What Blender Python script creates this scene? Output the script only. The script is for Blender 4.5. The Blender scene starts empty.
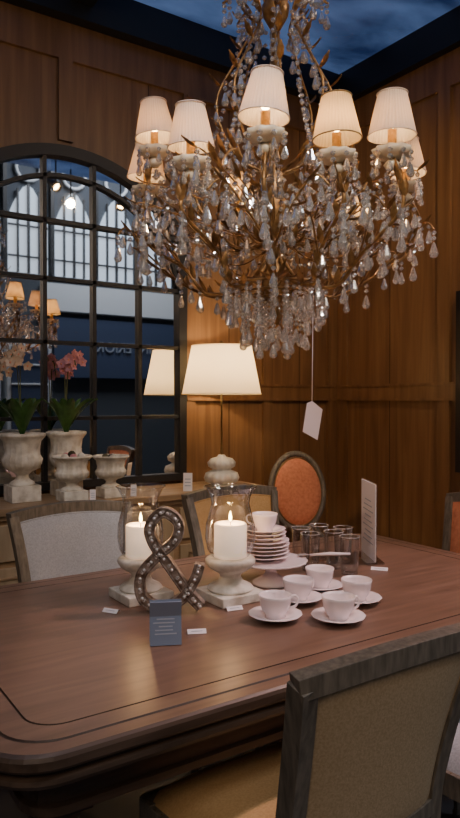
import bpy, math, random
from mathutils import Vector, Matrix
random.seed(7)
S=bpy.context.scene
R34=math.radians(34)
# ------------------------------------------------ materials
def mat(name,col=(.5,.5,.5),rough=.5,metal=0,emit=None,estr=0,spec=.5,trans=0,ior=1.5,coat=0):
    m=bpy.data.materials.new(name); m.use_nodes=True
    b=m.node_tree.nodes['Principled BSDF']
    b.inputs['Base Color'].default_value=(*col,1)
    b.inputs['Roughness'].default_value=rough
    b.inputs['Metallic'].default_value=metal
    b.inputs['Specular IOR Level'].default_value=spec
    b.inputs['Transmission Weight'].default_value=trans
    b.inputs['IOR'].default_value=ior
    b.inputs['Coat Weight'].default_value=coat
    if emit: 
        b.inputs['Emission Color'].default_value=(*emit,1); b.inputs['Emission Strength'].default_value=estr
    return m
def noisy(name,c1,c2,scale=(5,5,5),rough=.5,nscale=4,detail=6,bump=0,lo=.35,hi=.65,metal=0,spec=.5,coat=0,dist=0,rvar=0):
    m=mat(name,c1,rough,metal,spec=spec,coat=coat); nt=m.node_tree; b=nt.nodes['Principled BSDF']
    tc=nt.nodes.new('ShaderNodeTexCoord'); mp=nt.nodes.new('ShaderNodeMapping'); mp.inputs['Scale'].default_value=scale
    n=nt.nodes.new('ShaderNodeTexNoise'); n.inputs['Scale'].default_value=nscale; n.inputs['Detail'].default_value=detail
    n.inputs['Distortion'].default_value=dist
    r=nt.nodes.new('ShaderNodeValToRGB'); r.color_ramp.elements[0].position=lo; r.color_ramp.elements[1].position=hi
    r.color_ramp.elements[0].color=(*c1,1); r.color_ramp.elements[1].color=(*c2,1)
    nt.links.new(tc.outputs['Object'],mp.inputs[0]); nt.links.new(mp.outputs[0],n.inputs['Vector'])
    nt.links.new(n.outputs['Fac'],r.inputs[0]); nt.links.new(r.outputs[0],b.inputs['Base Color'])
    if rvar:
        mr=nt.nodes.new('ShaderNodeMapRange'); mr.inputs['To Min'].default_value=rough-rvar; mr.inputs['To Max'].default_value=rough+rvar
        nt.links.new(n.outputs['Fac'],mr.inputs[0]); nt.links.new(mr.outputs[0],b.inputs['Roughness'])
    if bump:
        bp=nt.nodes.new('ShaderNodeBump'); bp.inputs['Strength'].default_value=bump; bp.inputs['Distance'].default_value=.002
        nt.links.new(n.outputs['Fac'],bp.inputs['Height']); nt.links.new(bp.outputs[0],b.inputs['Normal'])
    return m
def shade_mat(name,col,tr=.5,tcol=None):
    m=bpy.data.materials.new(name); m.use_nodes=True; nt=m.node_tree; nt.nodes.clear()
    o=nt.nodes.new('ShaderNodeOutputMaterial'); d=nt.nodes.new('ShaderNodeBsdfDiffuse'); t=nt.nodes.new('ShaderNodeBsdfTranslucent')
    x=nt.nodes.new('ShaderNodeMixShader'); x.inputs[0].default_value=tr
    d.inputs[0].default_value=(*col,1); t.inputs[0].default_value=(*(tcol or col),1)
    nt.links.new(d.outputs[0],x.inputs[1]); nt.links.new(t.outputs[0],x.inputs[2]); nt.links.new(x.outputs[0],o.inputs[0]); return m
def thin_glass(name,tint=(.96,.97,.97),ref=.9):
    m=bpy.data.materials.new(name); m.use_nodes=True; nt=m.node_tree; nt.nodes.clear()
    o=nt.nodes.new('ShaderNodeOutputMaterial'); d=nt.nodes.new('ShaderNodeBsdfTransparent'); g=nt.nodes.new('ShaderNodeBsdfGlossy')
    g.inputs['Roughness'].default_value=.03; d.inputs[0].default_value=(*tint,1)
    lw=nt.nodes.new('ShaderNodeLayerWeight'); lw.inputs[0].default_value=.35
    mm=nt.nodes.new('ShaderNodeMath'); mm.operation='MULTIPLY'; mm.inputs[1].default_value=ref
    x=nt.nodes.new('ShaderNodeMixShader')
    nt.links.new(lw.outputs['Facing'],mm.inputs[0]); nt.links.new(mm.outputs[0],x.inputs[0])
    nt.links.new(d.outputs[0],x.inputs[1]); nt.links.new(g.outputs[0],x.inputs[2]); nt.links.new(x.outputs[0],o.inputs[0]); return m
def crystal_mat(name):
    m=bpy.data.materials.new(name); m.use_nodes=True; nt=m.node_tree; nt.nodes.clear()
    o=nt.nodes.new('ShaderNodeOutputMaterial'); g=nt.nodes.new('ShaderNodeBsdfGlass'); g.inputs['IOR'].default_value=1.5; g.inputs['Roughness'].default_value=0.02
    gl=nt.nodes.new('ShaderNodeBsdfGlossy'); gl.inputs['Roughness'].default_value=.08; gl.inputs[0].default_value=(1,.98,.95,1)
    tr=nt.nodes.new('ShaderNodeBsdfTransparent'); tr.inputs[0].default_value=(.97,.96,.94,1)
    d=nt.nodes.new('ShaderNodeBsdfDiffuse'); d.inputs[0].default_value=(1,.97,.92,1); tl=nt.nodes.new('ShaderNodeBsdfTranslucent'); tl.inputs[0].default_value=(1,.95,.86,1)
    a=nt.nodes.new('ShaderNodeMixShader'); a.inputs[0].default_value=.5
    nt.links.new(d.outputs[0],a.inputs[1]); nt.links.new(tl.outputs[0],a.inputs[2])
    h=nt.nodes.new('ShaderNodeMixShader'); h.inputs[0].default_value=.5
    nt.links.new(g.outputs[0],h.inputs[1]); nt.links.new(tr.outputs[0],h.inputs[2])
    c=nt.nodes.new('ShaderNodeMixShader'); c.inputs[0].default_value=.38
    nt.links.new(h.outputs[0],c.inputs[1]); nt.links.new(gl.outputs[0],c.inputs[2])
    x=nt.nodes.new('ShaderNodeMixShader'); x.inputs[0].default_value=.16
    nt.links.new(c.outputs[0],x.inputs[1]); nt.links.new(a.outputs[0],x.inputs[2]); nt.links.new(x.outputs[0],o.inputs[0]); return m

M_wall=noisy('oak_panelling',(.17,.083,.036),(.28,.148,.064),(9,9,.5),.40,3,8,.15,.3,.7,dist=.6)
M_trim=noisy('oak_trim',(.16,.079,.034),(.265,.14,.06),(7,7,.5),.36,3,8,.1,.3,.7,dist=.6)
M_seam=mat('plank_seam',(.07,.035,.016),.7)
M_black=mat('black_iron',(.012,.011,.012),.45)
M_beam=mat('black_beam',(.008,.009,.012),.5)
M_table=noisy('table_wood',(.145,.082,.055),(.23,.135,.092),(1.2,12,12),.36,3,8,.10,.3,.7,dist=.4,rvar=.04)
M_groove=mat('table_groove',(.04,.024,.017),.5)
M_tside=noisy('shaded_table_side',(.055,.036,.026),(.10,.066,.048),(2,14,14),.40,3,8,.1)  # table wood with the shade of its sides put into the colour
M_grey=noisy('grey_washed_wood',(.115,.10,.08),(.21,.18,.145),(22,22,4),.45,4,6,.2)
M_fblue=noisy('pale_blue_linen',(.38,.40,.44),(.48,.50,.54),(1,1,1),.9,180,3,.4)
M_fcream=noisy('taupe_linen',(.48,.35,.21),(.57,.43,.27),(1,1,1),.9,180,3,.4)
M_fwarm=noisy('yellow_linen',(.50,.30,.12),(.58,.36,.16),(1,1,1),.9,180,3,.4)
M_forange=noisy('orange_velvet',(.64,.22,.12),(.76,.30,.17),(1,1,1),.8,60,4,.3)
M_side=noisy('sideboard_oak',(.30,.19,.10),(.42,.28,.16),(2,12,12),.45,3,6,.1)
M_sidefront=noisy('sideboard_cream',(.38,.28,.17),(.48,.36,.23),(8,8,1),.5,3,6,.1)
M_stone=noisy('weathered_stone',(.50,.45,.37),(.76,.72,.64),(1,1,1),.8,22,8,.6,.35,.6)
M_soil=noisy('moss',(.06,.05,.03),(.14,.12,.06),(1,1,1),.95,60,6,.8)
M_porc=mat('porcelain',(.94,.83,.85),.14,spec=.6,coat=.3)
M_cer=noisy('lamp_ceramic',(.62,.58,.50),(.78,.74,.66),(1,1,1),.3,14,5)
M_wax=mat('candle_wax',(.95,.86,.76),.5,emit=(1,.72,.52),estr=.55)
M_flame=mat('flame',(1,.6,.2),.5,emit=(1,.62,.22),estr=35)
M_bulb=mat('bulb_glow',(1,.7,.4),.5,emit=(1,.60,.25),estr=45)
M_wick=mat('wick',(.02,.02,.02),.9)
M_glass=thin_glass('clear_glass')
M_mirror=mat('mirror_glass',(.82,.83,.84),.02,1)
M_crys=crystal_mat('crystal')
M_dish=mat('cream_glass_dish',(.97,.82,.60),.15,trans=.2,ior=1.4)
M_gold=noisy('aged_gilt_iron',(.15,.075,.028),(.48,.27,.10),(1,1,1),.38,40,5,.3,.3,.7,metal=.55)
M_sleeve=noisy('gilt_candle_sleeve',(.60,.32,.08),(.85,.54,.18),(1,1,1),.45,60,4,.3,metal=.3)
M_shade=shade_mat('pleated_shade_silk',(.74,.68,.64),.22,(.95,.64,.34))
M_shadeL=shade_mat('lit_shade_silk',(.86,.74,.52),.52,(1,.72,.38))  # lit copy of the shade silk, bulb glow put into its colour
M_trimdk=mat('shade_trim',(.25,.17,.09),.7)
M_shade2=shade_mat('linen_lampshade',(.90,.86,.76),.55,(.95,.80,.56))
M_paper=mat('white_paper',(.90,.85,.88),.7)
M_pinkp=mat('tag_paper',(.90,.66,.64),.7)
M_card=mat('blue_grey_card',(.20,.25,.36),.6)
M_ink=mat('print_ink',(.42,.46,.56),.7)
M_leafg=noisy('orchid_leaf',(.03,.09,.02),(.07,.17,.04),(1,1,1),.4,20,3)
M_stemg=mat('orchid_stem',(.10,.11,.03),.6)
M_pink=mat('pink_petal',(.52,.22,.24),.6)
M_creamp=mat('cream_petal',(.56,.42,.30),.6)
M_rust=noisy('aged_metal',(.13,.085,.06),(.42,.35,.30),(1,1,1),.4,50,6,.5,metal=.4)
M_stud=mat('silver_stud',(.80,.76,.72),.25,.5)
M_floor=noisy('floor_concrete',(.05,.05,.058),(.085,.08,.085),(1,1,1),.45,3,6)
M_hall=mat('hall_wall',(.06,.07,.085),.8)
M_white=mat('hall_white',(.66,.69,.72),.7)
M_letter=mat('sign_letter',(.30,.34,.42),.7)
M_navy=mat('sign_navy',(.05,.07,.13),.5)
M_winglow=mat('hall_window_daylight',(.3,.4,.5),.5,emit=(.58,.63,.70),estr=1.0)
M_brass=mat('dark_brass',(.25,.17,.08),.35,.9)

# ------------------------------------------------ mesh builder
class MB:
    def __init__(s,name): s.name=name; s.v=[]; s.f=[]; s.m=[]; s.sm=[]; s.mats=[]
    def mi(s,m):
        if m not in s.mats: s.mats.append(m)
        return s.mats.index(m)
    def add(s,vs,fs,m,M=None,smooth=True):
        o=len(s.v); k=s.mi(m)
        for p in vs: s.v.append(tuple(M@Vector(p)) if M is not None else tuple(p))
        for f in fs: s.f.append(tuple(i+o for i in f)); s.m.append(k); s.sm.append(smooth)
    def box(s,c,d,m,M=None):
        x,y,z=c; a,b,e=d[0]/2,d[1]/2,d[2]/2
        vs=[(x-a,y-b,z-e),(x+a,y-b,z-e),(x+a,y+b,z-e),(x-a,y+b,z-e),(x-a,y-b,z+e),(x+a,y-b,z+e),(x+a,y+b,z+e),(x-a,y+b,z+e)]
        s.add(vs,[(0,3,2,1),(4,5,6,7),(0,1,5,4),(1,2,6,5),(2,3,7,6),(3,0,4,7)],m,M,False)
    def bx(s,x0,x1,y0,y1,z0,z1,m,M=None): s.box(((x0+x1)/2,(y0+y1)/2,(z0+z1)/2),(x1-x0,y1-y0,z1-z0),m,M)
    def lathe(s,prof,n,m,M=None,smooth=True,k=0,amp=0,kz=None):
        vs=[];rings=[]
        for j,(r,z) in enumerate(prof):
            if r<1e-5: rings.append([len(vs)]); vs.append((0,0,z)); continue
            a=amp if kz is None else amp*kz[j]
            ring=[]
            for i in range(n):
                t=2*math.pi*i/n; rr=r*(1+a*math.cos(k*t)); ring.append(len(vs)); vs.append((rr*math.cos(t),rr*math.sin(t),z))
            rings.append(ring)
        fs=[]
        for a,b in zip(rings,rings[1:]):
            if len(a)==1 and len(b)==1: continue
            for i in range(n):
                j=(i+1)%n
                if len(a)==1: fs.append((a[0],b[j],b[i]))
                elif len(b)==1: fs.append((a[i],a[j],b[0]))
                else: fs.append((a[i],a[j],b[j],b[i]))
        s.add(vs,fs,m,M,smooth)
    def tube(s,pts,rad,m,n=8,M=None,closed=False,sec=None,up=None,smooth=True):
        pts=[Vector(p) for p in pts]; N=len(pts); vs=[]; fs=[]
        if not hasattr(rad,'__len__'): rad=[rad]*N
        prev=None; ns=len(sec) if sec else n
        for i,p in enumerate(pts):
            if closed: T=(pts[(i+1)%N]-pts[i-1])
            else: T=pts[min(i+1,N-1)]-pts[max(i-1,0)]
            if T.length<1e-9: T=Vector((0,0,1))
            T.normalize()
            if up is not None: A=Vector(up)
            elif prev is None: A=Vector((0,0,1)) if abs(T.z)<.9 else Vector((1,0,0))
            else: A=prev
            A=A-T*A.dot(T)
            if A.length<1e-6: A=T.orthogonal()
            A.normalize(); prev=A; Bn=T.cross(A)
            for q in range(ns):
                if sec: a,b=sec[q]; a*=rad[i]; b*=rad[i]
                else: t=2*math.pi*q/n; a=math.cos(t)*rad[i]; b=math.sin(t)*rad[i]
                vs.append(p+A*a+Bn*b)
        for i in range(N if closed else N-1):
            i2=(i+1)%N
            for q in range(ns):
                q2=(q+1)%ns; fs.append((i*ns+q,i*ns+q2,i2*ns+q2,i2*ns+q))
        if not closed: fs.append(tuple(range(ns))[::-1]); fs.append(tuple((N-1)*ns+q for q in range(ns)))
        s.add(vs,fs,m,M,smooth)
    def grid(s,f,nu,nv,m,M=None,smooth=True):
        vs=[f(i/nu,j/nv) for j in range(nv+1) for i in range(nu+1)]
        fs=[(j*(nu+1)+i,j*(nu+1)+i+1,(j+1)*(nu+1)+i+1,(j+1)*(nu+1)+i) for j in range(nv) for i in range(nu)]
        s.add(vs,fs,m,M,smooth)
    def sphere(s,c,r,m,M=None,n=10,sc=(1,1,1),smooth=True):
        pr=[(math.sin(math.pi*i/(n//2+1))*r,-math.cos(math.pi*i/(n//2+1))*r) for i in range(n//2+2)]
        T=Matrix.Translation(c)@Matrix.Diagonal((*sc,1)); s.lathe(pr,n,m,(M@T) if M is not None else T,smooth)
    def obj(s,bevel=0,parent=None,loc=None,rotz=0):
        me=bpy.data.meshes.new(s.name); me.from_pydata(s.v,[],s.f)
        for m in s.mats: me.materials.append(m)
        me.polygons.foreach_set('material_index',s.m); me.polygons.foreach_set('use_smooth',s.sm); me.update()
        o=bpy.data.objects.new(s.name,me); bpy.context.collection.objects.link(o)
        if loc: o.location=loc
        o.rotation_euler[2]=rotz
        if bevel:
            b=o.modifiers.new('b','BEVEL'); b.width=bevel; b.segments=2; b.limit_method='ANGLE'; b.angle_limit=math.radians(40)
        if parent: o.parent=parent
        return o
def T(x,y,z): return Matrix.Translation((x,y,z))
def RZ(a): return Matrix.Rotation(a,4,'Z')
def cat(P,n=6,closed=False):
    P=[Vector(p) for p in P]; out=[]; N=len(P)
    rng=range(N if closed else N-1)
    for i in rng:
        if closed: a,b,c,d=P[i-1],P[i],P[(i+1)%N],P[(i+2)%N]
        else: a,b,c,d=P[max(i-1,0)],P[i],P[i+1],P[min(i+2,N-1)]
        for k in range(n):
            t=k/n
            out.append(.5*((2*b)+(c-a)*t+(2*a-5*b+4*c-d)*t*t+(3*b-a-3*c+d)*t**3))
    if not closed: out.append(P[-1])
    return out
def empty(name,loc=(0,0,0)):
    e=bpy.data.objects.new(name,None); bpy.context.collection.objects.link(e); e.location=loc; e.empty_display_size=.1; return e
def light(name,kind,loc,power,col,size=.05,target=None,parent=None,spot=60,blend=.5,sy=None):
    l=bpy.data.lights.new(name,kind); l.energy=power; l.color=col
    if kind=='AREA':
        l.size=size
        if sy: l.shape='RECTANGLE'; l.size_y=sy
    else: l.shadow_soft_size=size
    if kind=='SPOT': l.spot_size=math.radians(spot); l.spot_blend=blend
    o=bpy.data.objects.new(name,l); bpy.context.collection.objects.link(o); o.location=loc
    if target is not None: o.rotation_euler=(Vector(target)-Vector(loc)).to_track_quat('-Z','Y').to_euler()
    if parent: o.parent=parent
    return o

# ------------------------------------------------ room
b=MB('floor'); b.bx(-3,9,-4.2,3.8,-.1,0,M_floor); b.obj()
b=MB('wall_back'); b.bx(-1.6,3.45,3.6,3.72,0,3.42,M_wall); b.obj()
b=MB('wall_right'); b.bx(3.35,3.47,1.5,3.6,0,3.42,M_wall); b.obj()
b=MB('trim_1')
y0,y1=3.578,3.6
for z0,z1 in [(0,.16),(1.38,1.46),(3.22,3.42)]: b.bx(2.10,3.33,y0,y1,z0,z1,M_trim)
b.bx(-1.6,2.10,y0,y1,3.22,3.42,M_trim)
for z0,z1,e in [(1.46,1.475,.03),(1.365,1.38,.03),(3.205,3.22,.03)]: b.bx(2.10,3.33,3.6-e,y1,z0,z1,M_trim)
for x in [-1.5,-.7,.3,2.12,2.72,3.29]:
    for z0,z1 in ([(.16,1.38),(1.46,3.22)] if x>2 else [(2.78,3.22)]): b.bx(x-.04,x+.04,y0,y1,z0,z1,M_trim)
b.bx(1.3,1.38,y0,y1,2.78,3.22,M_trim)
for x in [2.42,3.0]: b.bx(x-.002,x+.002,3.5975,3.6,.16,3.22,M_seam)
for x in [-.2,.8,1.85]: b.bx(x-.002,x+.002,3.5975,3.6,2.75,3.22,M_seam)
b.obj()
b=MB('trim_2')
x0,x1=3.328,3.35
for z0,z1 in [(0,.16),(1.38,1.46),(3.22,3.42)]: b.bx(x0,x1,1.5,3.578,z0,z1,M_trim)
for z0,z1 in [(1.46,1.475),(1.365,1.38)]: b.bx(3.32,x1,1.5,3.578,z0,z1,M_trim)
for y in [3.53,2.66,1.6]:
    for z0,z1 in [(.16,1.38),(1.46,3.22)]: b.bx(x0,x1,y-.045,y+.045,z0,z1,M_trim)
for y in [3.10,2.3]: b.bx(3.3475,3.35,y-.002,y+.002,.16,3.22,M_seam)
b.obj()
# ceiling
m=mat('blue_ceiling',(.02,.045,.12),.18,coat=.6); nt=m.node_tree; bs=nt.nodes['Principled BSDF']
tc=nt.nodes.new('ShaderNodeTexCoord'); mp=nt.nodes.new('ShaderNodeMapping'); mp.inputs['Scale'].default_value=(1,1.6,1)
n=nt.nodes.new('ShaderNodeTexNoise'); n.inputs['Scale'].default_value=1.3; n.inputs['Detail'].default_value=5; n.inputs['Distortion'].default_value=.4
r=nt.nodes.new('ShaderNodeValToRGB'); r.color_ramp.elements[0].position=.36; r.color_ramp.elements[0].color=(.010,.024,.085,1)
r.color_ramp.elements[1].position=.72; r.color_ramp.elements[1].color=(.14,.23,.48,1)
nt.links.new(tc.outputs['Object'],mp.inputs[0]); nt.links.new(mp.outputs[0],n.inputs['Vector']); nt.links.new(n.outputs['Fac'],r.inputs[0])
nt.links.new(r.outputs[0],bs.inputs['Emission Color']); bs.inputs['Emission Strength'].default_value=.7  # blue sheen and streaks of daylight put in as noisy emission
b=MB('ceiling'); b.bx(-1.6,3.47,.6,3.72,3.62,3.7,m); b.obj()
b=MB('ceiling_beams')
b.bx(-1.6,3.47,3.5,3.72,3.42,3.62,M_beam); b.bx(3.27,3.47,.6,3.5,3.42,3.62,M_beam)
b.bx(1.34,1.46,.6,3.5,3.50,3.62,M_beam)
b.bx(-.2,-.08,.6,3.5,3.50,3.62,M_beam)
b.bx(1.46,3.27,2.02,2.10,3.56,3.62,M_beam)
b.obj()
# ------------------------------------------------ arched mirror
cx,hw,zb,zs,za=1.35,.70,.91,2.33,2.71
rise=za-zs; Rr=(hw*hw+rise*rise)/(2*rise); zc=za-Rr
def arch(u,off=0): 
    return zc+math.sqrt(max((Rr-off)**2-(u-cx)**2,0))
b=MB('arched_window_mirror')
N=24
vs=[];fs=[]
for i in range(N+1):
    u=cx-hw+2*hw*i/N; vs+= [(u,3.574,zb),(u,3.574,arch(u))]
for i in range(N): fs.append((2*i,2*i+2,2*i+3,2*i+1))
b.add(vs,fs,M_mirror,None,False)
pts=[(cx-hw,3.56,zb),(cx-hw,3.56,zs)]+[(cx-hw+2*hw*i/N,3.56,arch(cx-hw+2*hw*i/N)) for i in range(1,N)]+[(cx+hw,3.56,zs),(cx+hw,3.56,zb)]
b.tube(pts,1,M_black,closed=True,sec=[(-.022,-.03),(.022,-.03),(.022,.03),(-.022,.03)],up=(0,1,0),smooth=False)
for i in range(1,5):
    u=cx-hw+.28*i; b.bx(u-.011,u+.011,3.55,3.573,zb,arch(u)-.01,M_black)
for z in [1.27,1.68,2.02]: b.bx(cx-hw,cx+hw,3.55,3.573,z-.010,z+.010,M_black)
b.bx(cx-hw,cx+hw,3.55,3.573,zs-.012,zs+.012,M_black)
pts=[(cx-hw+.0+ (2*hw)*i/N,3.56,arch(cx-hw+2*hw*i/N,.13)) for i in range(0,N+1)]
b.tube(pts,1,M_black,sec=[(-.01,-.01),(.01,-.01),(.01,.01),(-.01,.01)],up=(0,1,0),smooth=False)
b.obj()
# right wall mirror
b=MB('wall_mirror')
b.bx(3.325,3.328,1.75,2.49,1.0,1.95,M_mirror)
for q in [(1.70,2.54,.95,1.01),(1.70,2.54,1.94,2.0),(1.70,1.76,1.0,1.95),(2.48,2.54,1.0,1.95)]: b.bx(3.29,3.327,q[0],q[1],q[2],q[3],M_black)
b.obj(.004)
# ------------------------------------------------ showroom hall behind the camera
b=MB('wall_hall'); b.bx(-3,9,-4.2,-4.0,0,7,M_hall); b.obj()
b=MB('window_1')
for i in range(7):
    u=2.4+i*.78
    N=8; vs=[(u,-3.98,3.45),(u+.66,-3.98,3.45)]
    for k in range(N+1):
        a=k/N; vs.append((u+.66-.66*a,-3.98,4.35+.55*(1-abs(2*a-1)**1.6)))
    b.add(vs,[tuple(range(len(vs)))],M_winglow,None,False)
    b.bx(u-.09,u-.03,-3.99,-3.90,3.45,6,M_black)
    b.bx(u+.31,u+.35,-3.97,-3.93,3.45,4.9,M_black)
    b.bx(u+.14,u+.17,-3.97,-3.93,3.45,4.8,M_black); b.bx(u+.49,u+.52,-3.97,-3.93,3.45,4.8,M_black)
    for z in [3.7,4.2]: b.bx(u,u+.66,-3.97,-3.95,z,z+.03,M_black)
    for zz in [5.15,5.5]:
        b.tube([(u+.33+.2*math.cos(t*math.pi/8),-3.95,zz+.2*math.sin(t*math.pi/8)) for t in range(16)],.03,M_white,6,closed=True)
b.obj()
b=MB('shop_sign')
b.bx(3.9,6.2,-3.98,-3.85,1.75,2.75,M_navy); b.bx(3.7,7.5,-3.98,-3.8,2.85,3.30,M_white)
so=b.obj()
tx=bpy.data.curves.new('sign_text','FONT'); tx.body='INTERIORS'; tx.size=.24; tx.extrude=.01; tx.materials.append(M_letter)
to=bpy.data.objects.new('sign_text',tx); bpy.context.collection.objects.link(to); to.location=(5.7,-3.83,2.2); to.rotation_euler=(math.pi/2,0,math.pi); to.parent=so
b=MB('display_cabinet')
for x in [2.2,3.0]:
    b.bx(x,x+.7,-3.9,-3.4,0,2.3,M_white); b.bx(x+.06,x+.64,-3.42,-3.38,.9,2.2,M_navy)
    for z in [1.2,1.6,1.9]: b.bx(x+.05,x+.65,-3.4,-3.36,z,z+.03,M_white)
b.obj(.01)
# spot fixtures: first seen in the mirror, pink one inferred, others added as fill
def spotlamp(name,loc,target,power,col,spot=50,size=.04):
    e=empty(name,loc)
    d=(Vector(target)-Vector(loc)).normalized(); q=d.to_track_quat('-Z','Y').to_matrix().to_4x4()
    b=MB('housing'); b.lathe([(0,.10),(.035,.10),(.045,.0),(.045,-.03),(.04,-.03),(.036,.0),(0,.0)],20,M_black,q)
    b.lathe([(0,-.002),(.034,-.002)],16,M_bulb,q)
    b.tube([(0,0,.05),(0,0,3.62-loc[2])],.008,M_black)
    b.obj(parent=e)
    light(name+'_light','SPOT',tuple(d*.05),power,col,size,tuple(d),e,spot,.6)
spotlamp('ceiling_or_fill_spot',(2.44,.75,3.3),(1.2,3.5,1.6),30,(1,.72,.45),70)
spotlamp('ceiling_or_fill_spot',(2.9,.9,3.3),(1.55,1.5,.75),230,(1,.62,.56),40)
spotlamp('ceiling_or_fill_spot',(2.2,1.0,3.35),(3.2,3.5,1.2),72,(1,.68,.38),80)  # added warm spot, fills the right corner
spotlamp('ceiling_or_fill_spot',(.3,.8,3.35),(.7,2.3,.8),40,(.90,.88,.95),70)  # added cool spot, fills the left side of the table
spotlamp('ceiling_or_fill_spot',(.5,-.1,3.2),(1.35,1.74,1.85),95,(1,.90,.78),28)  # added spot to brighten the chandelier crystals
def fill_softbox(loc,power,col,target,size=1.6):  # added area light with a made-up housing
    e=empty('added_fill_softbox',loc)
    d=(Vector(target)-Vector(loc)).normalized(); q=d.to_track_quat('-Z','Y').to_matrix().to_4x4()
    b=MB('fill_housing'); h=size/2+.04
    b.box((0,0,.07),(2*h,2*h,.1),M_white,q); b.tube([(0,0,.1),(0,0,6.9-loc[2])],.015,M_black); b.obj(parent=e)
    light('fill_light','AREA',tuple(d*.01),power,col,size,tuple(d),e)
fill_softbox((-.9,-1.2,3.3),34,(1,.79,.61),(1.3,1.9,1.3))  # added soft fill from behind left of the camera
fill_softbox((4.8,-2.0,6.2),170,(.86,.91,1),(4.8,-4,2.2),1.8)  # added out of view to brighten the hall wall in the mirror

# ------------------------------------------------ dining table
X0,X1,Y0,Y1=.30,2.32,1.15,2.32
def rr(ins,z,r0=.13,n=8):
    r=max(r0-ins*.6,.03); x0,x1,y0,y1=X0+ins,X1-ins,Y0+ins,Y1-ins; out=[]
    for (cx_,cy_,a0) in [(x1-r,y1-r,0),(x0+r,y1-r,90),(x0+r,y0+r,180),(x1-r,y0+r,270)]:
        for k in range(n+1):
            t=math.radians(a0+90*k/n); out.append((cx_+r*math.cos(t),cy_+r*math.sin(t),z))
    return out
b=MB('dining_table')
def loft(layers,cap0=None,cap1=None):
    for (i0,z0,_),(i1,z1,mm) in zip(layers,layers[1:]):
        a=rr(i0,z0); c=rr(i1,z1); n=len(a)
        b.add(a+c,[(k,k+n,(k+1)%n+n,(k+1)%n) for k in range(n)],mm,None,False)
top=rr(.105,.75); b.add(top,[tuple(range(len(top)))],M_table,None,False)
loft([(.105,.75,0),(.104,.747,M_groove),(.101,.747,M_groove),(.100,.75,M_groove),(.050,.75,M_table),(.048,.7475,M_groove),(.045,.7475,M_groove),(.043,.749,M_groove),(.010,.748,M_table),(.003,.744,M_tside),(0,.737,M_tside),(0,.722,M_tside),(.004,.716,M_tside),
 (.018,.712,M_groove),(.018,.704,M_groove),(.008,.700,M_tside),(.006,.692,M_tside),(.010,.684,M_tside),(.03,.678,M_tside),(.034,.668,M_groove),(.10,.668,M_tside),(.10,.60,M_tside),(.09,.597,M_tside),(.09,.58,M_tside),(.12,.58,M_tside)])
for lx in (X0+.17,X1-.17):
    for ly in (Y0+.17,Y1-.17):
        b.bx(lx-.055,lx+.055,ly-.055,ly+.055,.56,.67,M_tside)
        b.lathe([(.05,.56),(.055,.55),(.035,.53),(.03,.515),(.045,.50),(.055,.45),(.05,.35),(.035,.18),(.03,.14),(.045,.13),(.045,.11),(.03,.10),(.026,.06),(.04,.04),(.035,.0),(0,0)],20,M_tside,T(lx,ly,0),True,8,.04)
tb=b.obj()
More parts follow.
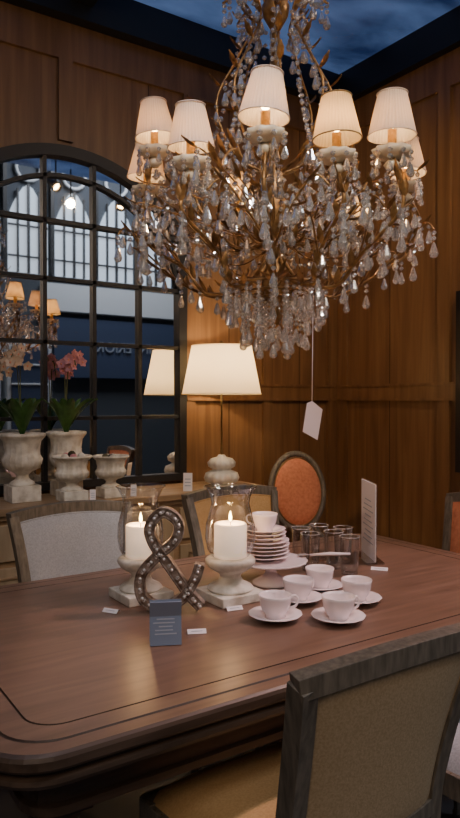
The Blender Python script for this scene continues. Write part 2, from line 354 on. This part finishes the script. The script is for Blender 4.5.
# ------------------------------------------------ chairs
def chair(name,loc,rz,fab_f,fab_r,fab_s,top=.93,oval=False):
    b=MB(name)
    def plan(s,t,k=1.0):
        w=(.205+.045*t)*k; return s*w, -.215+.46*t
    def seattop(i,j,zb=.44,h=.055):
        s=2*i-1;t=j; x,y=plan(s,t); e=(1-abs(s)**4)*(1-abs(2*t-1)**4); return (x,y,zb+h*e**.5 if e>0 else zb)
    b.grid(seattop,14,14,fab_s)
    c=[(-.205,-.215),(.205,-.215),(.25,.245),(-.25,.245)]
    for k in range(4):
        p,q=c[k],c[(k+1)%4]; b.tube([(p[0],p[1],.41),(q[0],q[1],.41)],1,M_grey,sec=[(-.03,-.014),(.03,-.014),(.03,.014),(-.03,.014)],up=(0,0,1),smooth=False)
        n=18
        for a in range(n): 
            x=p[0]+(q[0]-p[0])*(a+.5)/n; y=p[1]+(q[1]-p[1])*(a+.5)/n; b.sphere((x*1.03,y*1.03,.437),.0045,M_brass,n=6)
    for sx in (-1,1):
        b.box((sx*.235,.225,.41),(.05,.05,.065),M_grey)
        b.lathe([(.022,.38),(.027,.37),(.02,.355),(.025,.33),(.013,.03),(.018,.02),(.012,0),(0,0)],14,M_grey,T(sx*.235,.225,0),True,7,.06)
    if not oval:
        def bk(s,t,off=0):
            w=.195+.035*t*t; z=.50+(top-.02-.50)*t+ .018*t*(1-s*s); y=-.215-.09*t**1.3-.028*(1-s*s)+off
            return Vector((s*w,y,z))
        for sx in (-1,1):
            P=[(sx*.205,-.27,0),(sx*.20,-.24,.2),(sx*.20,-.215,.42)]+[tuple(bk(sx,t)) for t in (.1,.35,.6,.8,.95,1.0)]
            P=cat(P,4); b.tube(P,[.018+.004*min(1,i/14) for i in range(len(P))],M_grey,sec=[(-1,-.8),(1,-.8),(1,.8),(-1,.8)],up=(0,1,0),smooth=False)
        for tt,hh in ((1.0,.020),(.03,.018)):
            P=[tuple(bk(-1.06+2.12*i/14,tt)) for i in range(15)]
            b.tube(P,1,M_grey,sec=[(-.019,-hh),(.019,-hh),(.019,hh),(-.019,hh)],up=(0,1,0),smooth=False)
        for off,fab,sg in ((.012,fab_f,1),(-.010,fab_r,-1)):
            def pad(i,j):
                s=(2*i-1)*.93; t=.05+.90*j; e=max((1-abs(2*i-1)**5)*(1-abs(2*j-1)**5),0)
                return tuple(bk(s,t,off+sg*.020*e**.5*(1 if sg>0 else .35)))
            b.grid(pad,14,16,fab)
            R=[pad(i/12,0) for i in range(12)]+[pad(1,j/12) for j in range(12)]+[pad(1-i/12,1) for i in range(12)]+[pad(0,1-j/12) for j in range(12)]
            b.tube(R,.004,fab,6,closed=True)
    else:
        L=math.radians(10); oc=Vector((0,-.29,.79)); rx,rz_=.175,.235
        def ov(a,k=1,off=0): return (rx*k*math.cos(a),oc.y-math.sin(L)*rz_*k*math.sin(a)+off,oc.z+rz_*k*math.sin(a))
        b.tube([ov(2*math.pi*i/40) for i in range(40)],.02,M_grey,10,closed=True)
        b.tube([ov(2*math.pi*i/40,.90,.012) for i in range(40)],.006,M_brass,6,closed=True)
        for off,sg in ((.008,1),(-.008,-1)):
            vs=[];fs=[];K=8;NN=32
            vs.append((oc.x,oc.y+off+sg*.03,oc.z))
            for q in range(1,K+1):
                for i in range(NN): 
                    k=.93*q/K; vs.append(ov(2*math.pi*i/NN,k,off+sg*.03*math.sqrt(max(0,1-(q/K)**4))))
            for i in range(NN): fs.append((0,1+i,1+(i+1)%NN))
            for q in range(K-1):
                for i in range(NN): a=1+q*NN; fs.append((a+i,a+NN+i,a+NN+(i+1)%NN,a+(i+1)%NN))
            b.add(vs,fs,fab_f if sg>0 else fab_r)
        for sx in (-1,1):
            P=cat([(sx*.20,-.27,0),(sx*.20,-.235,.22),(sx*.195,-.215,.42),(sx*.13,-.235,.52),(sx*.09,-.25,.585)],5); b.tube(P,.018,M_grey,8)
    return b.obj(.003,loc=loc,rotz=rz)
chair('dining_chair',(.968,1.18,0),0,M_fcream,M_fcream,M_fwarm,.91)
chair('dining_chair',(1.62,1.19,0),0,M_fblue,M_fblue,M_fblue,.91)
chair('dining_chair',(.965,2.22,0),math.pi,M_fblue,M_fblue,M_fblue,.955)
chair('dining_chair',(1.71,2.22,0),math.pi,M_fwarm,M_fwarm,M_fwarm,.965)
chair('dining_chair',(2.21,1.73,0),math.pi/2,M_forange,M_forange,M_forange,.955)
chair('oval_back_chair',(2.67,3.067,0),math.radians(160),M_forange,M_forange,M_forange,oval=True)

# ------------------------------------------------ sideboard
b=MB('sideboard')
sx0,sx1,sy0,sy1=.10,2.40,3.15,3.56
b.bx(sx0,sx1,sy0,sy1,.835,.87,M_side); b.bx(sx0+.02,sx1-.02,sy0+.02,sy1,.81,.835,M_side)
b.bx(sx0+.04,sx1-.04,sy0+.04,sy1,.10,.81,M_side)
for i in range(4):
    a=sx0+.07+i*.55; c=a+.51
    b.bx(a,c,sy0+.025,sy0+.04,.62,.79,M_sidefront); b.bx(a,c,sy0+.025,sy0+.04,.14,.59,M_sidefront)
    for q in [(a+.05,c-.05,.18,.195),(a+.05,c-.05,.535,.55),(a+.05,a+.065,.18,.55),(c-.065,c-.05,.18,.55)]: b.bx(q[0],q[1],sy0+.017,sy0+.026,q[2],q[3],M_side)
    b.sphere(((a+c)/2,sy0+.012,.705),.013,M_brass,n=8); b.sphere((c-.03,sy0+.012,.4),.012,M_brass,n=8)
for x in (sx0+.07,sx1-.07):
    for y in (sy0+.08,sy1-.06): b.bx(x-.03,x+.03,y-.03,y+.03,0,.10,M_side)
b.obj(.004)
# ------------------------------------------------ urns & orchids
def urn(name,loc,h,r,fill=True):
    b=MB(name); s=h
    b.box((0,0,.035*s/.3),(r*1.25,r*1.25,.07*s/.3),M_stone)
    pr=[(.45,.22),(.55,.24),(.5,.28),(.30,.32),(.26,.38),(.34,.41),(.40,.43),(.62,.46),(.80,.54),(.84,.62),(.74,.68),(.72,.74),(.80,.88),(.95,.94),(1.0,.96),(1.0,.99),(.93,1.0),(.85,.97),(.72,.85),(0,.85)]
    b.lathe([(a*r,c*s) for a,c in pr],40,M_stone,None,True,20,.03,[0]*7+[1]*5+[0]*8)
    b.lathe([(0,.90*s),(.5*r,.89*s),(.76*r,.87*s)],20,M_soil)
    return b,s
def orchid(b,z,H,lean,petal,seed,n=9):
    rnd=random.Random(seed)
    for i in range(9):
        a=rnd.uniform(0,6.28); L=rnd.uniform(.14,.24)
        def lf(u,v,a=a,L=L):
            w=.026*math.sin(math.pi*min(1,.08+v*.92))**.6; x=L*v*.7; zz=z+.02+.30*v-.12*v*v; yy=(u-.5)*2*w
            return (x*math.cos(a)-yy*math.sin(a),x*math.sin(a)+yy*math.cos(a),zz+abs(u-.5)*.02)
        b.grid(lf,4,8,M_leafg)
    for s_ in range(2):
        P=cat([(0,0,z),(lean*.2,.02*s_,z+H*.5),(lean*.5,-.03+.06*s_,z+H*.9),(lean*1.2,-.06+.1*s_,z+H*(1.0-.08*s_)),(lean*2.2,-.08+.12*s_,z+H*(.86-.1*s_))],6); b.tube(P,.003,M_stemg,5)
        for k in range(n):
            p=P[int(len(P)*(.50+.48*k/n))]+Vector((rnd.uniform(-.035,.035),rnd.uniform(-.03,.01),rnd.uniform(-.03,.01)))
            q=Matrix.Translation(p)@RZ(rnd.uniform(-.6,.6))@Matrix.Rotation(rnd.uniform(-.4,.4),4,'X')
            for j in range(5):
                A=Matrix.Rotation(j*2*math.pi/5,4,'Y')
                def pt(u,v):
                    w=.012*math.sin(math.pi*(.1+.85*v)); return ((u-.5)*2*w,-.004-.006*v*v,.026*v)
                b.grid(pt,2,3,petal,q@A)
            b.sphere((0,-.006,0),.005,M_forange,q,6)
b,s=urn('orchid_urn',0,.335,.115); orchid(b,.30,.44,-.04,M_creamp,1,11); b.obj(.004,loc=(1.03,3.37,.871))
b,s=urn('orchid_urn',0,.335,.105); orchid(b,.30,.44,.01,M_pink,2,11); b.obj(.004,loc=(1.285,3.445,.871))
b,s=urn('stone_urn',0,.225,.10)
for i in range(9): a=i*.9; b.sphere((.05*math.cos(a)*(i%3>0),.05*math.sin(a)*(i%3>0),.215+.012*(i%3==0)),.021,[M_soil,M_stone,M_pink][i%3],n=10)
b.obj(.004,loc=(1.235,3.235,.871))
b,s=urn('stone_urn',0,.215,.095)
for i in range(7): a=i*.9; b.sphere((.045*math.cos(a)*(i%3>0),.045*math.sin(a)*(i%3>0),.20),.02,[M_soil,M_stone][i%2],n=10)
b.obj(.004,loc=(1.45,3.25,.871))
def tag(name,loc,w,h,rz,tilt=0,m=M_paper,lines=True,string=0):
    b=MB(name); b.box((0,0,h/2),(w,.0025,h),m)
    if lines:
        for i in range(3): b.box((0,-.0016,h*(.3+.18*i)),(w*.65,.0006,h*.05),M_ink)
    if string: b.tube([(0,0,h),(0,0,h+string)],.0008,M_paper,5)
    o=b.obj(loc=loc,rotz=rz); o.rotation_euler[0]=tilt; return o
tag('price_tag',(1.315,3.165,.872),.03,.055,-.5,-.15)
tag('price_tag',(1.55,3.19,.872),.03,.06,-.5,-.15)
tag('price_tag',(1.88,3.2,.872),.05,.10,-.6,-.15)
# ------------------------------------------------ table lamp
e=empty('table_lamp',(2.187,3.33,.87))
b=MB('lamp_base')
b.lathe([(.055,0),(.06,.012),(.09,.02),(.10,.045),(.09,.075),(.055,.09),(.05,.095),(.075,.11),(.08,.135),(.06,.158),(.025,.168),(.018,.18),(0,.18)],48,M_cer,None,True,12,.05)
b.tube([(0,0,.175),(0,0,.72)],.006,M_brass); b.sphere((0,0,.835),.012,M_brass); b.tube([(0,0,.72),(0,0,.83)],.004,M_brass)
b.sphere((0,0,.66),.03,M_bulb,sc=(1,1,1.3),n=14)
for a in range(3): t=a*2.094; b.tube([(0,0,.80),(.175*math.cos(t),.175*math.sin(t),.815)],.002,M_brass,6)
b.obj(parent=e)
b=MB('lampshade'); b.lathe([(.232,.535),(.176,.815)],64,M_shade2); 
for r_,z_ in ((.232,.535),(.176,.815)): b.tube([(r_*math.cos(t*.1309),r_*math.sin(t*.1309),z_) for t in range(48)],.003,M_shade2,6,closed=True)
b.obj(parent=e)
light('lamp_bulb','POINT',(0,0,.70),13,(1,.74,.44),.03,parent=e)

# ------------------------------------------------ hurricane candles
def hurricane(name,loc,s=1.0,ch=.10):
    e=empty(name,loc); b=MB('stone_base')
    b.box((0,0,.014),(.155*s,.155*s,.028),M_stone)
    b.lathe([(.065,.028),(.07,.034),(.062,.043),(.038,.055),(.030,.072),(.036,.082),(.046,.088),(.064,.10),(.074,.115),(.074,.125),(.066,.13),(.05,.128),(0,.126)],36,M_stone,Matrix.Diagonal((s,s,1,1)))
    b.obj(.003,parent=e)
    b=MB('hurricane_glass'); pr=[(.035,.129),(.055,.134),(.068,.155),(.075,.195),(.072,.235),(.061,.275),(.056,.30),(.060,.32),(.072,.342),(.078,.35)]
    b.lathe([(r_*s,z_) for r_,z_ in pr],48,M_glass); 
    b.tube([(.078*s*math.cos(t*.1309),.078*s*math.sin(t*.1309),.35) for t in range(48)],.0018,M_glass,6,closed=True); b.obj(parent=e)
    b=MB('pillar_candle'); z=.131
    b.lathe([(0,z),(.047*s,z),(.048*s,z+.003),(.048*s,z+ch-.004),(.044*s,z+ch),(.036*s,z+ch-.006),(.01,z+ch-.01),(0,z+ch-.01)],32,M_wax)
    b.tube([(0,0,z+ch-.01),(0,0,z+ch+.008)],.0012,M_wick,5)
    b.lathe([(0,z+ch+.004),(.004,z+ch+.010),(.005,z+ch+.017),(.003,z+ch+.028),(0,z+ch+.038)],10,M_flame); b.obj(parent=e)
    light(name+'_glow','POINT',(0,0,z+ch+.03),1.8,(1,.56,.24),.008,parent=e)
hurricane('hurricane_candle',(.955,1.915,.7505),.98,.10)
hurricane('hurricane_candle',(1.185,1.755,.7505),1.06,.105)
# ------------------------------------------------ ampersand ornament
b=MB('ampersand_ornament')
P=[(1.0,.02),(.80,.22),(.5,.62),(.25,.95),(.2,1.2),(.40,1.4),(.64,1.25),(.60,1.0),(.3,.75),(.06,.48),(.08,.15),(.38,.0),(.70,.14),(.90,.42),(.98,.64)]
P3=[((x-.5)*.185,0,z*.200+.014) for x,z in P]; C=cat(P3,7)
sec=[(-.018,-.014),(.018,-.014),(.018,.014),(-.018,.014)]
b.tube(C,1,M_rust,sec=sec,up=(0,1,0),smooth=False)
for o_ in (-.013,.013):
    Q=[]
    for i,p in enumerate(C):
        t=(C[min(i+1,len(C)-1)]-C[max(i-1,0)]).normalized(); nrm=Vector((-t.z,0,t.x)); Q.append(p+nrm*o_+Vector((0,-.018,0)))
    b.tube(Q,.003,M_rust,6)
for i in range(1,len(C),3): b.sphere(tuple(C[i]+Vector((0,-.02,0))),.0055,M_stud,n=8)
for i in range(2,len(C)-1,3):  # scroll curls along the face
    c=C[i]; b.tube([(c.x+.006*(1-k/12)*math.cos(k*.9),-.0195,c.z+.006*(1-k/12)*math.sin(k*.9)) for k in range(11)],.0014,M_stud,5)
b.obj(loc=(.962,1.742,.7505),rotz=-R34)
# ------------------------------------------------ card easel
b=MB('display_card')
for t_,oy in ((-.2,0),(.25,.032)):
    b.box((0,0,.056),(.08,.003,.112),M_card,T(0,oy,0)@Matrix.Rotation(t_,4,'X'))
for i in range(7): b.box((-.004*(i%2),-.002,.028+i*.009+(.01 if i>4 else 0)),(.055-.01*(i%3),.0006,.003),M_ink,Matrix.Rotation(-.2,4,'X'))
b.box((0,-.002,.1),(.035,.0006,.006),M_paper,Matrix.Rotation(-.2,4,'X'))
b.obj(loc=(.82,1.505,.7515),rotz=-.45)
def tent(loc,rz,w=.05,d=.026,m=M_paper):
    b=MB('price_tag')
    b.add([(-w/2,-d/2,.001),(w/2,-d/2,.001),(w/2,0,.010),(-w/2,0,.010),(w/2,d/2,.001),(-w/2,d/2,.001)],[(0,1,2,3),(3,2,4,5)],m,None,False)
    b.box((0,-d/4,.0062),(w*.6,.003,.0006),M_ink,None); b.obj(loc=loc,rotz=rz)
tent((.82,1.835,.7505),-1.0); tent((.935,1.545,.7505),-.45,.05); tent((1.13,1.655,.7505),-.2); tent((1.835,1.745,.7505),-.9,.06); tent((1.66,1.66,.7505),-.3,.04)
# ------------------------------------------------ cups
def cup_into(b,M):
    b.lathe([(0,.0025),(.024,.002),(.025,0),(.027,.0),(.026,.006),(.033,.016),(.040,.032),(.0425,.050),(.044,.058),(.0425,.0585),(.0405,.05),(.037,.03),(.03,.014),(0,.009)],36,M_porc,M)
    P=cat([(.040,0,.046),(.055,0,.050),(.064,0,.040),(.058,0,.024),(.036,0,.018)],6); b.tube(P,.0035,M_porc,8,M)
def saucer_into(b,M,s=1):
    b.lathe([(0,.004),(.022*s,.004),(.024*s,.0),(.028*s,.0),(.03*s,.005),(.055*s,.012),(.072*s,.017),(.0725*s,.0185),(.071*s,.019),(.05*s,.0145),(.030*s,.008),(0,.0075)],48,M_porc,M,True,12,.012,[0]*5+[1]*4+[0]*3)
for (x,y,a) in [(1.176,1.515,-.3),(1.338,1.61,.1),(1.484,1.675,.4),(1.314,1.405,-.2),(1.483,1.505,.2)]:
    b=MB('cup_and_saucer'); saucer_into(b,None,1.05); cup_into(b,T(0,0,.008)@Matrix.Scale(1.08,4)); b.obj(loc=(x,y,.7505),rotz=a)
b=MB('cake_stand')
b.lathe([(0,.006),(.045,.004),(.062,.0),(.066,.002),(.062,.010),(.04,.022),(.022,.034),(.018,.05),(.026,.064),(.06,.070),(.115,.074),(.122,.078),(.122,.082),(.115,.081),(0,.079)],56,M_porc,None,True,18,.014,[0]*9+[0,1,1,1,1,0])
cs=b.obj(loc=(1.395,1.82,.7505),rotz=0)
b=MB('plate_stack')
z=.832
for i in range(8): saucer_into(b,T(random.uniform(-.002,.002),random.uniform(-.002,.002),z)@RZ(random.random()),1.15 if i<5 else 1.0); z+=.0125
b.obj(loc=(1.38,1.835,0)); zt=z
b=MB('coffee_cup'); cup_into(b,None); b.obj(loc=(1.375,1.83,zt-.002),rotz=2.2)
b=MB('cake_server')
b.tube([(-.02,0,0),(.05,0,.004),(.12,0,.002)],[.004,.006,.004],M_porc,8)
for zz in (0,.002): b.add([(-.02,-.004,zz),(-.05,-.016,zz),(-.065,0,zz),(-.05,.016,zz),(-.02,.004,zz)],[(0,1,2,3,4)],M_stud,None,False)
b.obj(loc=(1.545,1.765,.838),rotz=-.55)
# ------------------------------------------------ tumblers
for (x,y) in [(1.70,1.76),(1.715,1.86),(1.755,1.985),(1.80,1.90),(1.62,1.88),(1.66,1.98)]:
    b=MB('drinking_glass')
    b.lathe([(0,.0005),(.027,.0005),(.029,.002),(.031,.03),(.036,.13),(.037,.135),(.0355,.135),(.0345,.13),(.0295,.03),(.027,.012),(0,.010)],28,M_glass)
    b.tube([(.0363*math.cos(t*.2244),.0363*math.sin(t*.2244),.1352) for t in range(28)],.0012,M_stud,5,closed=True)
    b.obj(loc=(x,y,.7505))
b=MB('sign_holder'); b.box((0,0,.155),(.21,.003,.29),M_paper); b.box((0,0,.005),(.21,.07,.006),M_glass); b.box((0,.003,.155),(.215,.002,.30),M_glass)
for i in range(9): b.box((0,-.002,.07+i*.02),(.15-.03*(i%3),.0006,.004),M_ink)
b.obj(loc=(1.925,1.89,.7515),rotz=math.radians(-121))

# ------------------------------------------------ chandelier
CH=Vector((1.35,1.74,0)); ce=empty('crystal_chandelier',(CH.x,CH.y,0))
fr=MB('gilt_frame'); cr=MB('crystals'); sh=MB('shades'); ds=MB('bobeches'); bl=MB('bulbs')
def drop(p,s,b=cr):
    s*=.88; a=random.random()*3; b.lathe([(0,0),(.10*s,-.10*s),(.20*s,-.45*s),(.28*s,-.72*s),(.20*s,-.92*s),(0,-1.0*s)],8,M_crys,Matrix.Translation(p)@RZ(a),False)
def bead(p,r=.008):
    r*=.92; cr.lathe([(0,r),(r*.8,r*.45),(r,0),(r*.8,-r*.45),(0,-r)],6,M_crys,Matrix.Translation(p)@RZ(random.random()),False)
def pend(p,s=.05,nb=1):
    p=Vector(p)
    for i in range(nb): bead(p-Vector((0,0,.010+i*.018)),.009); 
    drop(p-Vector((0,0,.004+nb*.018)),s)
def swag(A,B,sag,n,r=.008):
    A=Vector(A);B=Vector(B)
    for k in range(n+1):
        t=k/n; bead(A.lerp(B,t)-Vector((0,0,sag*4*t*(1-t))),r)
def leaf(p,d,L,w,curl=.3):
    d=Vector(d).normalized(); side=d.cross(Vector((0,0,1)))
    if side.length<.1: side=Vector((1,0,0))
    side.normalize(); up=side.cross(d)
    def f(u,v):
        ww=w*math.sin(math.pi*(.08+.9*v))*(1+.15*math.sin(v*20)); q=Vector(p)+d*(L*v)+side*((u-.5)*2*ww)+up*(L*curl*v*v+abs(u-.5)*w*.8)
        return tuple(q)
    fr.grid(f,2,6,M_gold)
fr.lathe([(0,1.60),(.012,1.61),(.02,1.64),(.01,1.67),(.03,1.70),(.045,1.74),(.04,1.79),(.018,1.83),(.014,1.9),(.03,1.95),(.04,2.0),(.022,2.06),(.013,2.12),(.013,2.25),(.03,2.30),(.035,2.36),(.015,2.42),(.012,2.55),(.04,2.60),(.045,2.63),(.015,2.67),(.01,2.75),(.008,3.55),(.06,3.58),(.07,3.62)],20,M_gold)
arm=[(-.394,.05,2.290,7,0),(-.258,-.247,2.150,7,0),(-.054,-.417,2.162,11,0),(.147,-.317,2.145,9,1),(.309,-.277,2.170,14,0),(.459,.153,2.206,8,0),(-.440,.22,2.215,7,0),(-.108,.403,2.17,7,1),(.300,.42,2.10,7,1)]
c34,s34=.829,.559
dishes=[]
for (a_,d_,zs_,pw,lit) in arm:
    lx=c34*a_+s34*d_; ly=-s34*a_+c34*d_
    R=math.hypot(lx,ly); ph=math.atan2(ly,lx); ux,uy=math.cos(ph),math.sin(ph)
    def Q(r_,z_,w=0): return (ux*r_-uy*w,uy*r_+ux*w,z_)
    zd=zs_-.125; dishes.append((ph,Q(R,zd)))
    P=cat([Q(.03,1.82),Q(.10,1.74),Q(.22,1.715,.015),Q(R-.10,1.80,.01),Q(R+.03,1.90),Q(R+.02,zd-.06),Q(R,zd)],7); fr.tube(P,.0058,M_gold,7)
    for k in range(6,len(P)-3,4):
        t=(P[k+1]-P[k]).normalized()
        for sg in (-1,1): leaf(P[k],t+Vector((-uy*sg*.9,ux*sg*.9,.5)),random.uniform(.045,.07),.010)
    P2=cat([Q(.02,1.88,0),Q(.12,1.86,.02),Q(.22,1.95,.03),Q(.26,2.06,.03),Q(.20,2.12,.02),Q(.16,2.06,.02)],6); fr.tube(P2,.004,M_gold,6)
    for k in range(4,len(P2)-2,4): leaf(P2[k],Vector((ux,uy,.8)),.06,.011)
    for k,sz,nb in ((30,.06,2),(22,.055,1),(18,.055,2),(15,.05,1),(12,.05,2),(8,.05,1)): pend(P2[min(k,len(P2)-1)],sz,nb)
    for sg in (-1,1):
        P3=cat([P[20],P[24]+Vector((-uy*sg*.06,ux*sg*.06,.04)),P[24]+Vector((-uy*sg*.12+ux*.03,ux*sg*.12+uy*.03,.11)),P[24]+Vector((-uy*sg*.16+ux*.04,ux*sg*.16+uy*.04,.08))],5); fr.tube(P3,.0032,M_gold,6)
        pend(P3[-1],.06,2); leaf(P3[8],(ux*.5-uy*sg,uy*.5+ux*sg,.5),.06,.01); leaf(P3[5],(ux*.5-uy*sg,uy*.5+ux*sg,-.2),.05,.01); pend(P3[12],.05,1); pend(P3[9],.05,2); pend(P3[6],.05,1)
    for k in (8,12,16,19,22,25,29,33): pend(P[min(k,len(P)-1)]-Vector((0,0,.004)),random.uniform(.045,.06),1+k%2)
    pend(Q(R+.03,1.89),.06,3)
    ds.lathe([(.012,0),(.035,.004),(.05,.016),(.055,.028),(.052,.029),(.046,.018),(.03,.010),(.01,.008)],40,M_dish,Matrix.Translation(Q(R,zd)),True,10,.07,[0,.4,.8,1,1,.8,.4,0])
    ds.lathe([(0,-.03),(.014,-.028),(.024,-.015),(.012,0),(0,0)],16,M_dish,Matrix.Translation(Q(R,zd)))
    for j in range(9):
        t=j*2*math.pi/9+.3; pend((Q(R,zd)[0]+.053*math.cos(t),Q(R,zd)[1]+.053*math.sin(t),zd+.022),random.uniform(.036,.046),1+j%2)
    fr.lathe([(.013,0),(.015,.004),(.012,.01),(.012,.07),(.013,.075),(0,.076)],14,M_sleeve,Matrix.Translation(Q(R,zd+.008)),True,7,.08)
    fr.lathe([(.020,0),(.022,.006),(.012,.012)],14,M_sleeve,Matrix.Translation(Q(R,zd+.010)))
    bl.lathe([(0,0),(.010,.008),(.013,.02),(.008,.04),(0,.052)],12,M_bulb,Matrix.Translation(Q(R,zd+.084)))
    tl=Matrix.Translation(Q(R,zs_))@Matrix.Rotation(random.uniform(-.09,.09),4,'X')@Matrix.Rotation(random.uniform(-.09,.09),4,'Y')
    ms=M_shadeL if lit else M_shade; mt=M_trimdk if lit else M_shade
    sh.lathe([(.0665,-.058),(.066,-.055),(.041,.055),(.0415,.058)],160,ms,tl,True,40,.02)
    sh.tube([tuple(tl@Vector((.0675*math.cos(t*.209),.0675*math.sin(t*.209),-.058))) for t in range(30)],.002,mt,5,closed=True)
    sh.tube([tuple(tl@Vector((.0425*math.cos(t*.209),.0425*math.sin(t*.209),.058))) for t in range(30)],.002,mt,5,closed=True)
    light('shade_light','POINT',Q(R,zd+.105),pw,(1,.58,.25),.012,parent=ce)
    A=Vector((ux*.10,uy*.10,2.60)); B_=Vector(Q(R*.62,2.13))
    swag(A,B_,.07,19,.009); pend(B_,.06,1)
    swag(Q(R,zd-.02),Q(.26,2.04),.05,9,.008)
dishes.sort()
for (p1,a1),(p2,a2) in zip(dishes,dishes[1:]+dishes[:1]):
    a1=Vector(a1)-Vector((0,0,.02)); a2=Vector(a2)-Vector((0,0,.02)); n=max(4,int((a1-a2).length/.018)); swag(a1,a2,.06+.1*(a1-a2).length,n,.0075)
for i in range(8):
    t=i*math.pi/4+.2; ux,uy=math.cos(t),math.sin(t)
    P=cat([(ux*.03,uy*.03,2.10),(ux*.13,uy*.13,2.16),(ux*.19,uy*.19,2.32),(ux*.12,uy*.12,2.47),(ux*.07,uy*.07,2.58),(ux*.12,uy*.12,2.66),(ux*.17,uy*.17,2.64)],6); fr.tube(P,.0042,M_gold,6)
    for k in range(4,len(P),5): leaf(P[k],(ux,uy,.6),.055,.011)
    for k in (6,9,12,15,18,21,24,27,30,33,35): pend(P[k],random.uniform(.042,.056),1+k%2)
    P=cat([(ux*.03,uy*.03,2.63),(ux*.06,uy*.06,2.72),(ux*.11,uy*.11,2.78),(ux*.14,uy*.14,2.74)],6); fr.tube(P,.004,M_gold,6); pend(P[-1],.05,1); leaf(P[8],(ux,uy,1),.06,.012)
for rr_,z_,n_,ln in ((.150,1.735,22,(3,6)),(.105,1.715,16,(6,9)),(.05,1.70,8,(8,10))):
    fr.tube([(rr_*math.cos(t*math.pi/18),rr_*math.sin(t*math.pi/18),z_) for t in range(36)],.0045,M_gold,6,closed=True)
    for i in range(n_):
        t=2*math.pi*i/n_; n=random.randint(*ln); x,y=rr_*math.cos(t),rr_*math.sin(t)
        for k in range(n): bead((x,y,z_-.008-k*.0145),.009)
        drop(Vector((x,y,z_-.006-n*.0145)),.055)
for i in range(9):
    t=i*2*math.pi/9; fr.tube([(.15*math.cos(t),.15*math.sin(t),1.735),(.03*math.cos(t),.03*math.sin(t),1.72)],.003,M_gold,5)
for i in range(40):
    t=random.uniform(0,6.28); r0=random.uniform(.2,.42); z0=random.uniform(1.86,2.08)
    ux,uy=math.cos(t),math.sin(t)
    P=cat([(ux*.03,uy*.03,1.84+random.uniform(0,.1)),(ux*r0*.5,uy*r0*.5,z0-.06),(ux*r0,uy*r0,z0),(ux*(r0+.03),uy*(r0+.03),z0-.02)],5); fr.tube(P,.0022,M_gold,5)
    leaf(P[8],(ux,uy,.6),.06,.011); leaf(P[12],(ux+uy*.7,uy-ux*.7,.3),.05,.010)
    pend(P[-1],random.uniform(.045,.06),random.choice((1,2,3))); pend(P[12],.045,1); pend(P[9],.05,2); pend(P[6],.045,1)
for q in (fr,cr,sh,ds,bl): q.obj(parent=ce)
b=MB('price_tag')
b.tube([(0,0,.06),(.003,0,.43)],.0012,M_paper,5)
for yy,fc in ((0,(0,1,2,3,4)),(.001,(4,3,2,1,0))): b.add([(-.030,yy,-.035),(.018,yy,-.062),(.034,yy,.035),(.0,yy,.062),(-.016,yy,.055)],[fc],M_pinkp,None,False)
o=b.obj(loc=(1.417,1.637,1.305),rotz=-.5)

# ------------------------------------------------ world
w=bpy.data.worlds.new('World'); S.world=w; w.use_nodes=True
w.node_tree.nodes['Background'].inputs[0].default_value=(.50,.48,.48,1); w.node_tree.nodes['Background'].inputs[1].default_value=.10
# ------------------------------------------------ camera
cam=bpy.data.cameras.new('camera'); co=bpy.data.objects.new('camera',cam); bpy.context.collection.objects.link(co)
cam.sensor_fit='VERTICAL'; cam.sensor_height=24; cam.lens=24*680/818; cam.clip_start=.05
co.location=(0,0,1.37); co.rotation_euler=(math.radians(90-.76),0,-R34); S.camera=co
